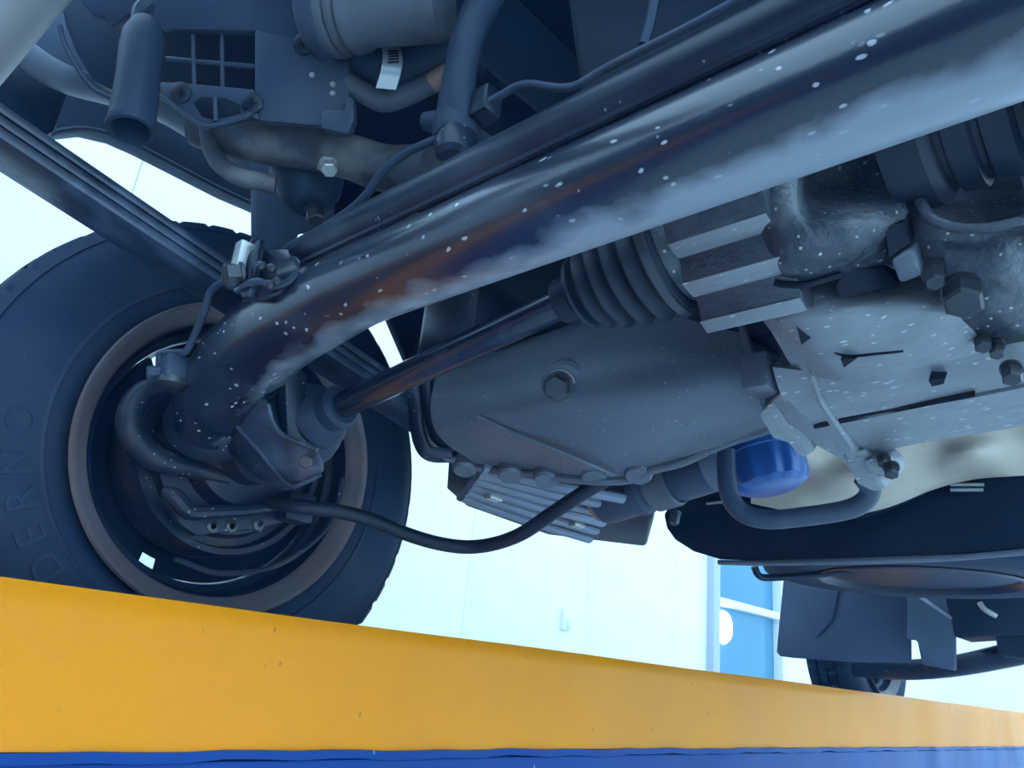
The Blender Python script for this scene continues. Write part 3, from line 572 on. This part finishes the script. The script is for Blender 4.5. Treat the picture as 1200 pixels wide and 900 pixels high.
rbx = thing('ribbed_tray', OZ(640, 625, .19), 'blue grey ribbed plastic tray under the body behind the oil pan', 'tray')
ta = [OZ(522, 574, .20), OZ(545, 594, .195), OZ(640, 627, .19), OZ(757, 641, .19), OZ(764, 600, .20), OZ(700, 560, .21), OZ(524, 540, .215)]
part('shell', G().prism(ta, AZ * .05 + AX * .02), 'tank', rbx, .006)
for k in range(6):
    t0 = k / 5.0
    a = OZ(540 + 26 * t0, 582 - 34 * t0, .188); b = OZ(690 + 40 * t0, 632 - 48 * t0, .182)
    part('rib', G().tube([a, (a + b) / 2 - AZ * .002, b], .0085, 10, 3, flat=.7), 'ribs', rbx)
for p in ((578, 583), (676, 615)):
    part('clip', G().box(OZ(*p, .176), AX, AY, AZ, .02, .012, .006), 'zinc', rbx, .001)
pipe('brake_cable', [W(318, 588, .80), W(352, 594, .79), W(400, 600, .80), W(440, 611, .81), W(480, 627, .82), (W(515, 637, .825)), W(548, 641, .83), W(580, 637, .82), W(612, 625, .80), W(645, 603, .78), W(680, 580, .76), W(712, 560, .75)], [.0075] * 12, 'rubber', 'black sheathed brake cable sagging below the oil pan', 'cable')
br = thing('engine_bracket', W(500, 530, .80), 'black looped bracket at the wheel side of the oil pan', 'bracket')
part('loop', G().tube([W(480, 425, .84), W(484, 460, .82), W(488, 495, .81), W(494, 520, .80), W(505, 532, .80), W(530, 533, .80)], .0095, 12, 6, flat=.6), 'black', br)
part('brace', G().tube([W(500, 440, .83), W(503, 480, .82), W(512, 512, .815), W(530, 522, .81)], .007, 10, 5), 'black', br)

# ================================================================= UPPER LEFT: EXHAUST SIDE
mf = thing('muffler', W(0, 60, .52), 'warm grey muffler body in the upper left corner', 'muffler')
m0 = W(-138, 84, .56); m1 = W(67, -176, .52)
part('can', G().lathe(m0, m1 - m0, [(0, 0), (.05, 0), (.058, .01), (.058, (m1 - m0).length)], 48), 'muffler', mf)
hs = thing('drain_hose', W(155, 150, .61), 'short open ended rubber hose pointing down beside the grille', 'hose')
h0 = W(170, 36, .64); h1 = W(153, 153, .60); hv = h1 - h0; hl = hv.length
part('tube', G().lathe(h0, hv, [(.0, -.01), (.011, -.008), (.0165, .006), (.0175, .02), (.0165, hl * .5), (.0175, hl - .008), (.0185, hl - .004), (.0178, hl), (.0145, hl), (.0138, hl - .03), (0, hl - .03)], 36), 'hose', hs)
part('collar', G().tube([W(163, 40, .64), W(163, 14, .645), W(175, 2, .65)], .006, 10, 4), 'plastic', hs)
cv = thing('duct_cover', W(300, 145, .70), 'grey plastic cover with square grille openings and screws', 'cover')
D_ = .69
def sl_(pts, d=D_): return [W(x, y, d) for x, y in pts]
g = G()
T_ = VIEW * .012
g.prism(sl_([(176, -40), (420, -40), (402, 50), (400, 60), (300, 36), (190, 34), (180, 20)]), T_)
part('upper_panel', g, 'plastic', cv, .002)
part('side_panel', G().prism(sl_([(298, 34), (400, 58), (409, 70), (410, 120), (402, 148), (360, 146), (304, 141), (298, 105)]), T_), 'plastic', cv, .002)
part('lower_panel', G().prism(sl_([(187, 95), (230, 98), (298, 104), (304, 141), (290, 136), (240, 150), (222, 138), (187, 112)]), T_), 'plastic', cv, .002)
part('backing', G().prism(sl_([(180, 20), (306, 20), (306, 120), (185, 115)], .73), T_), 'recess', cv)
for (a, b) in (((226, 32), (228, 100)), ((260, 34), (261, 104))):
    part('grille_bar', G().tube(sl_([a, b], .70), .0022, 8, 1), 'plastic', cv)
part('grille_bar', G().tube(sl_([(188, 68), (228, 72), (262, 75), (300, 78)], .70), .0022, 8, 2), 'plastic', cv)
part('opening', G().prism(sl_([(226, 120), (236, 113), (262, 114), (280, 122), (282, 132), (250, 140), (236, 136)], D_ - .0012), T_ * .3), 'recess', cv, .001)
part('rib', G().tube(sl_([(252, 114), (253, 142)], D_ - .002), .0022, 8, 1), 'plastic', cv)
part('edge_lip', G().tube(sl_([(186, 110), (212, 130), (239, 148), (262, 144), (290, 136), (300, 126), (308, 124)], D_ - .0015), .0022, 8, 3), 'plastic', cv)
for p in ((212, 109), (296, 121), (356, 52)):
    scw = part('screw', G().lathe(W(*p, D_ - .001), -VIEW, [(.0095, 0), (.0095, .002), (.006, .004), (.0, .004)], 20), 'brake', cv)
    for an in (0, 1.57): part('cross_slot', G().box(W(*p, D_ - .0055), W(p[0] + 10 * math.cos(an), p[1] + 10 * math.sin(an), D_) - W(*p, D_), VIEW.cross(W(p[0] + 10 * math.cos(an), p[1] + 10 * math.sin(an), D_) - W(*p, D_)), VIEW, .008, .0015, .001), 'recess', scw)
for p in ((366, 88), (390, 99), (390, 110)): part('rivet', G().lathe(W(*p, D_ - .001), -VIEW, [(.003, 0), (.002, .002), (0, .002)], 12), 'zinc', cv)
part('hanger', G().prism(sl_([(376, 128), (404, 128), (404, 115), (414, 113), (415, 140), (408, 157), (376, 150)], .68), VIEW * .015), 'plastic', cv, .002)
ex = thing('exhaust_pipe', W(380, 195, .74), 'dirty rust stained exhaust pipe crossing above the wheel', 'exhaust pipe')
part('pipe', G().tube([W(232, 150, .77), W(270, 160, .76), (W(310, 168, .755)), W(360, 174, .75), W(410, 184, .74), W(455, 198, .73), W(508, 197, .71)], [.019, .0195, .020, .0205, .0215, .0225, .0225], 28, 6), 'exhaust', ex)
part('clamp_nut', G().hexbolt(W(385, 192, .725), W(387, 206, .715) - W(385, 190, .73), .014, .010), 'zinc', ex)
part('tab', G().box(W(384, 193, .725), W(398, 197, .725) - W(372, 190, .725), VIEW, AZ, .018, .006, .018), 'exhaust', ex, .002)
vp = thing('vent_pipe', W(275, 205, .74), 'thin curved rusty pipe joining the bump stop', 'pipe')
part('tube', G().tube([W(243, 146, .75), W(247, 170, .745), W(258, 192, .74), W(278, 206, .74), W(300, 212, .74), W(322, 216, .745)], .0088, 16, 6), 'exhaust', vp)
part('end_band', G().tube([W(311, 214, .743), W(323, 216, .745)], .0098, 16, 1), 'rust', vp)
bs = thing('bump_stop', W(370, 262, .76), 'dark rubber bump stop cup hanging above the axle', 'bump stop')
b0 = W(360, 200, .80); b1 = W(371, 262, .77)
part('cup', G().lathe(b0, b1 - b0, [(0, -.01), (.036, -.01), (.038, .0), (.036, .014), (.031, .030), (.022, .044), (.016, .047), (0, .047)], 36), 'hose', bs)
part('stud', G().hexbolt(b1 - (b1 - b0).normalized() * .018, b1 - b0, .016, .012), 'bolt', bs)
hp = thing('hanger_post', W(325, 300, .85), 'flat vertical grey bracket standing behind the spring clamp', 'bracket')
part('web', G().prism([W(303, 172, .86), W(335, 172, .85), W(392, 200, .84), W(394, 262, .84), W(352, 272, .845), W(340, 304, .85), W(304, 304, .86)], AY * .02), 'under', hp, .003)

# ================================================================= UPPER MIDDLE
mt = thing('engine_mount', W(450, 50, .64), 'worn grey cylindrical mount with ring flanges at the top edge', 'engine mount')
e0 = W(372, 14, .66); e1 = W(545, 2, .62)
part('barrel', G().lathe(e0, e1 - e0, [(0, 0), (.038, 0), (.038, .022), (.033, .024), (.036, .026), (.036, .03), (.033, .032), (.036, .036), (.0345, .045), (.031, .05), (.030, .11), (.026, .118), (0, .12)], 48), 'mount', mt)
part('ring', G().lathe(e0, e1 - e0, [(.0382, .002), (.041, .003), (.041, .016), (.0382, .017)], 48, closed=True), 'plastic', mt)
hc = thing('hose_clamp', W(458, 100, .66), 'silver slotted band of a worm drive hose clamp', 'hose clamp')
bs0 = [W(457, 52, .672), W(460, 66, .655), W(458, 84, .650), W(452, 104, .655)]
g = G(); PP, _ = smooth_path(bs0, None, 5); sd = (W(470, 60, .66) - W(450, 58, .66)).normalized()
g.loft([[p - sd * .0085, p + sd * .0085, p + sd * .0085 + VIEW * .0015, p - sd * .0085 + VIEW * .0015] for p in PP]); part('band', g, 'zinc', hc)
for k in range(5):
    c0 = PP[3 + k] - VIEW * .0006 + sd * .001; part('slot', G().box(c0, sd + AZ * .2, VIEW, AZ, .009, .0006, .0016), 'recess', hc)
pipe('coolant_hose', [W(405, 95, .70), W(425, 108, .695), W(450, 119, .69), W(475, 112, .685), W(500, 100, .68), W(535, 82, .67)], .0095, 'mount', 'grey brown hose passing under the slotted clamp', 'hose')
pipe('coolant_hose', [W(505, 98, .675), W(520, 88, .672), W(545, 76, .67)], .0085, 'copper', 'short faded red hose beside the curved hanger arm', 'hose')
pipe('radiator_hose', [W(412, 60, .72), W(440, 75, .715), W(470, 85, .71), W(510, 70, .70), W(560, 55, .70)], .026, 'hose', 'wide dark hose behind the slotted clamp', 'hose')
ha = thing('curved_hanger', W(530, 185, .60), 'curved dark grey hanger arm with rounded lower nut', 'bracket')
part('arm', G().tube([W(585, -30, .62), W(563, 10, .61), W(548, 45, .60), W(540, 80, .595), W(535, 115, .59), W(533, 150, .588)], [.017, .0165, .0155, .015, .0165, .018], 20, 6, flat=.75), 'hose', ha)
part('knuckle', G().lathe(W(535, 150, .59), W(533, 190, .575) - W(535, 150, .59), [(.0, -.012), (.018, -.010), (.019, .006), (.017, .012), (0, .014)], 24), 'hose', ha)
part('nut', G().lathe(W(532, 168, .578), W(528, 195, .565) - W(532, 160, .58), [(.0, -.01), (.014, -.008), (.0155, .004), (.013, .012), (.009, .015), (0, .015)], 24), 'black', ha)
part('side_lug', G().tube([W(498, 142, .60), W(512, 143, .595), W(530, 148, .59)], [.007, .009, .010], 12, 4), 'hose', ha)
part('gusset', G().prism([W(558, 145, .60), W(600, 178, .595), W(560, 205, .59)], VIEW * .008), 'under', ha, .001)
part('valve', G().box(W(566, 125, .58), AX, AY, AZ, .018, .025, .024), 'black', ha, .003)

# ================================================================= VEHICLE STRUCTURE
bd = thing('truck_bed', Q(1.2, .25, .66), 'dark underside of the vehicle cargo floor above everything', 'truck body')
part('floor_pan', G().box(Q(1.47, .25, .70), AX, AY, AZ, 2.66, 1.36, .05), 'bed', bd)
part('cross_beam', G().prism([W(655, -60, .62), W(668, 40, .60), W(682, 142, .575), W(905, 20, .53), W(960, -60, .56)], AX * .10 + AZ * .03), 'bed', bd, .006)
part('beam_rib', G().tube([W(770, -20, .575), W(762, 25, .572), W(754, 52, .570)], .004, 8, 3), 'under', bd)
part('frame_rail', G().box(Q(.9, .50, .61), AX, AY, AZ, 2.6, .07, .12), 'bed', bd, .006)
bp = thing('body_side', Q(.2, 1.0, .60), 'grey lower body side with curved wheel arch edge at the upper left', 'truck body')
part('panel', G().prism([OY(x, y, 1.0) for x, y in ((-330, 20), (-60, 215), (18, 185), (40, 169), (64, 156), (100, 152), (134, 160), (165, 174), (215, 200), (265, 226), (320, 250), (380, 274), (470, 310), (560, 200), (520, -160), (-330, -160))], AY * .03), 'under', bp, .004)
part('arch_flange', G().tube([OY(x, y, .995) for x, y in ((40, 168), (64, 155), (100, 151), (134, 159), (165, 173), (215, 199), (265, 225), (320, 249), (380, 273))], .004, 8, 4), 'under', bp)
part('skirt', G().prism([OY(x, y, .94) for x, y in ((-120, 70), (26, 78), (80, 108), (64, 154), (40, 166), (0, 150), (-120, 100))], AY * .02), 'bed', bp, .003)
part('sill', G().tube([OY(x, y, .9) for x, y in ((-20, 10), (10, 45), (40, 72), (80, 94), (130, 108), (190, 128), (240, 158), (290, 195), (340, 228))], [.019] * 9, 16, 5, flat=.8), 'body', bp, label='pale enamel sill')
part('inner_bracket', G().prism([W(70, -30, .80), W(150, -30, .80), W(160, 10, .80), W(130, 32, .80), W(122, 20, .80), (W(108, 18, .80))], VIEW * .01), 'plastic', bp, .002)
part('inner_panel', G().prism([W(66, -20, .86), W(180, -20, .86), W(185, 60, .86), W(140, 110, .86), W(108, 95, .86), W(88, 60, .86), W(76, 30, .86)], VIEW * .02), 'hose', bp, .003)
part('edge_trim', G().tube([W(70, 30, .84), W(76, 52, .84), W(92, 82, .84), W(110, 104, .84), W(132, 116, .84)], .0028, 8, 4), 'plastic', bp)
# inner wheel house, its edge concentric with the tyre
wh = thing('inner_fender', Q(.8, .86, .3), 'dark inner wheel house panel behind the drive shaft', 'fender')
arc = [OY(x, y, .85) for x, y in ((384, 240), (398, 278), (428, 325), (455, 370), (480, 428), (488, 480), (490, 515))]
part('panel', G().prism([Q(.42, .85, .66)] + arc + [Q(.72, .85, .30), Q(.95, .85, .33), Q(1.5, .85, .36), Q(1.5, .85, .66)], AY * .012), 'bed', wh, .002)
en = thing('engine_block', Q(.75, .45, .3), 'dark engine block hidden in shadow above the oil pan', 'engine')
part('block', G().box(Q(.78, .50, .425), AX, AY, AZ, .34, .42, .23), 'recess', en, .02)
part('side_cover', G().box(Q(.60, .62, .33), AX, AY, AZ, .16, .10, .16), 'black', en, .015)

# ================================================================= FRONT END IN THE DISTANCE
fm = thing('mudflap', OX(990, 772, 2.0), 'grey rubber mudflap hanging in front of the distant tyre', 'mudflap')
part('flap', G().prism([OX(x, y, 2.0) for x, y in ((920, 655), (1066, 655), (1067, 690), (1068, 776), (1000, 776), (930, 771), (914, 769), (910, 764), (911, 750))], AX * .006), 'flap', fm, .002)
part('fold', G().prism([OX(x, y, 1.992) for x, y in ((940, 675), (985, 680), (975, 726), (955, 748), (947, 720))], AX * .004), 'flap', fm, .002)
sp = thing('spare_wheel', Q(1.46, .40, .20), 'spare tyre slung flat beneath the front of the vehicle', 'spare wheel')
so = Q(1.46, .40, .214)
part('tyre', G().lathe(so, -AZ, [(.13, -.10), (.20, -.12), (.25, -.10), (.262, -.06), (.262, -.02), (.25, .005), (.225, .012), (.21, .014), (.195, .012), (.17, .010), (.165, .004)], 72, caps=False), 'tyre', sp)
part('rim', G().lathe(so, -AZ, [(.166, .004), (.166, .012), (.16, .014), (.15, .008), (.14, -.01), (.09, -.015), (.04, -.008), (0, -.008)], 64), 'barrel', sp)
part('carrier', G().tube([W(884, 664, 1.30), W(889, 674, 1.30), W(902, 677, 1.31), W(960, 673, 1.33), W(1040, 664, 1.36)], .006, 8, 4), 'tank', sp)
pipe('stay_rod', [W(1036, 669, 1.36), W(1075, 697, 1.52), W(1114, 724, 1.695)], .0035, 'lip', 'thin grey stay rod angled below the spare tyre', 'rod')
sa = thing('suspension_arm', W(1120, 780, 1.75), 'black front suspension arm ending above the distant tyre', 'suspension arm')
part('arm', G().tube([W(1000, 782, 1.95), W(1060, 785, 1.88), W(1120, 780, 1.8), W(1180, 768, 1.72), W(1250, 752, 1.64)], [.022, .024, .024, .026, .026], 16, 4), 'black', sa)
part('upper_member', G().prism([W(1105, 695, 1.7), W(1230, 670, 1.6), W(1230, 742, 1.6), W(1160, 745, 1.65), W(1118, 748, 1.7)], AX * .12), 'tank', sa, .01)
part('bracket', G().prism([W(1062, 660, 1.72), W(1118, 690, 1.70), W(1119, 786, 1.70), W(1080, 779, 1.72), W(1074, 750, 1.72), W(1062, 749, 1.72)], AX * .02), 'under', sa, .005)
part('link', G().prism([W(1165, 742, 1.66), W(1230, 742, 1.62), W(1230, 775, 1.62), W(1170, 768, 1.66)], AX * .05), 'tank', sa, .005)
part('pin', G().tube([W(1148, 706, 1.66), W(1154, 714, 1.65), W(1168, 722, 1.64)], .006, 8, 3), 'zinc', sa)

# ================================================================= BLUE VEIL ADDED TO LIFT THE SHADOWS
hz = bpy.data.materials.new('thin blue haze'); hz.use_nodes = True; nt = hz.node_tree
nt.nodes.remove(nt.nodes['Principled BSDF']); vsn = nt.nodes.new('ShaderNodeVolumeScatter')
vsn.inputs['Color'].default_value = (0.12, 0.42, 1.0, 1); vsn.inputs['Density'].default_value = 0.032; vsn.inputs['Anisotropy'].default_value = 0.0
nt.links.new(vsn.outputs[0], nt.nodes['Material Output'].inputs['Volume'])
single('veil', G().box(Q(2.0, 0.6, -0.1), AX, AY, AZ, 6.0, 4.6, 2.6), hz, 'thin blue veil added under the vehicle, imitating lens glare', 'veil', kind='stuff')
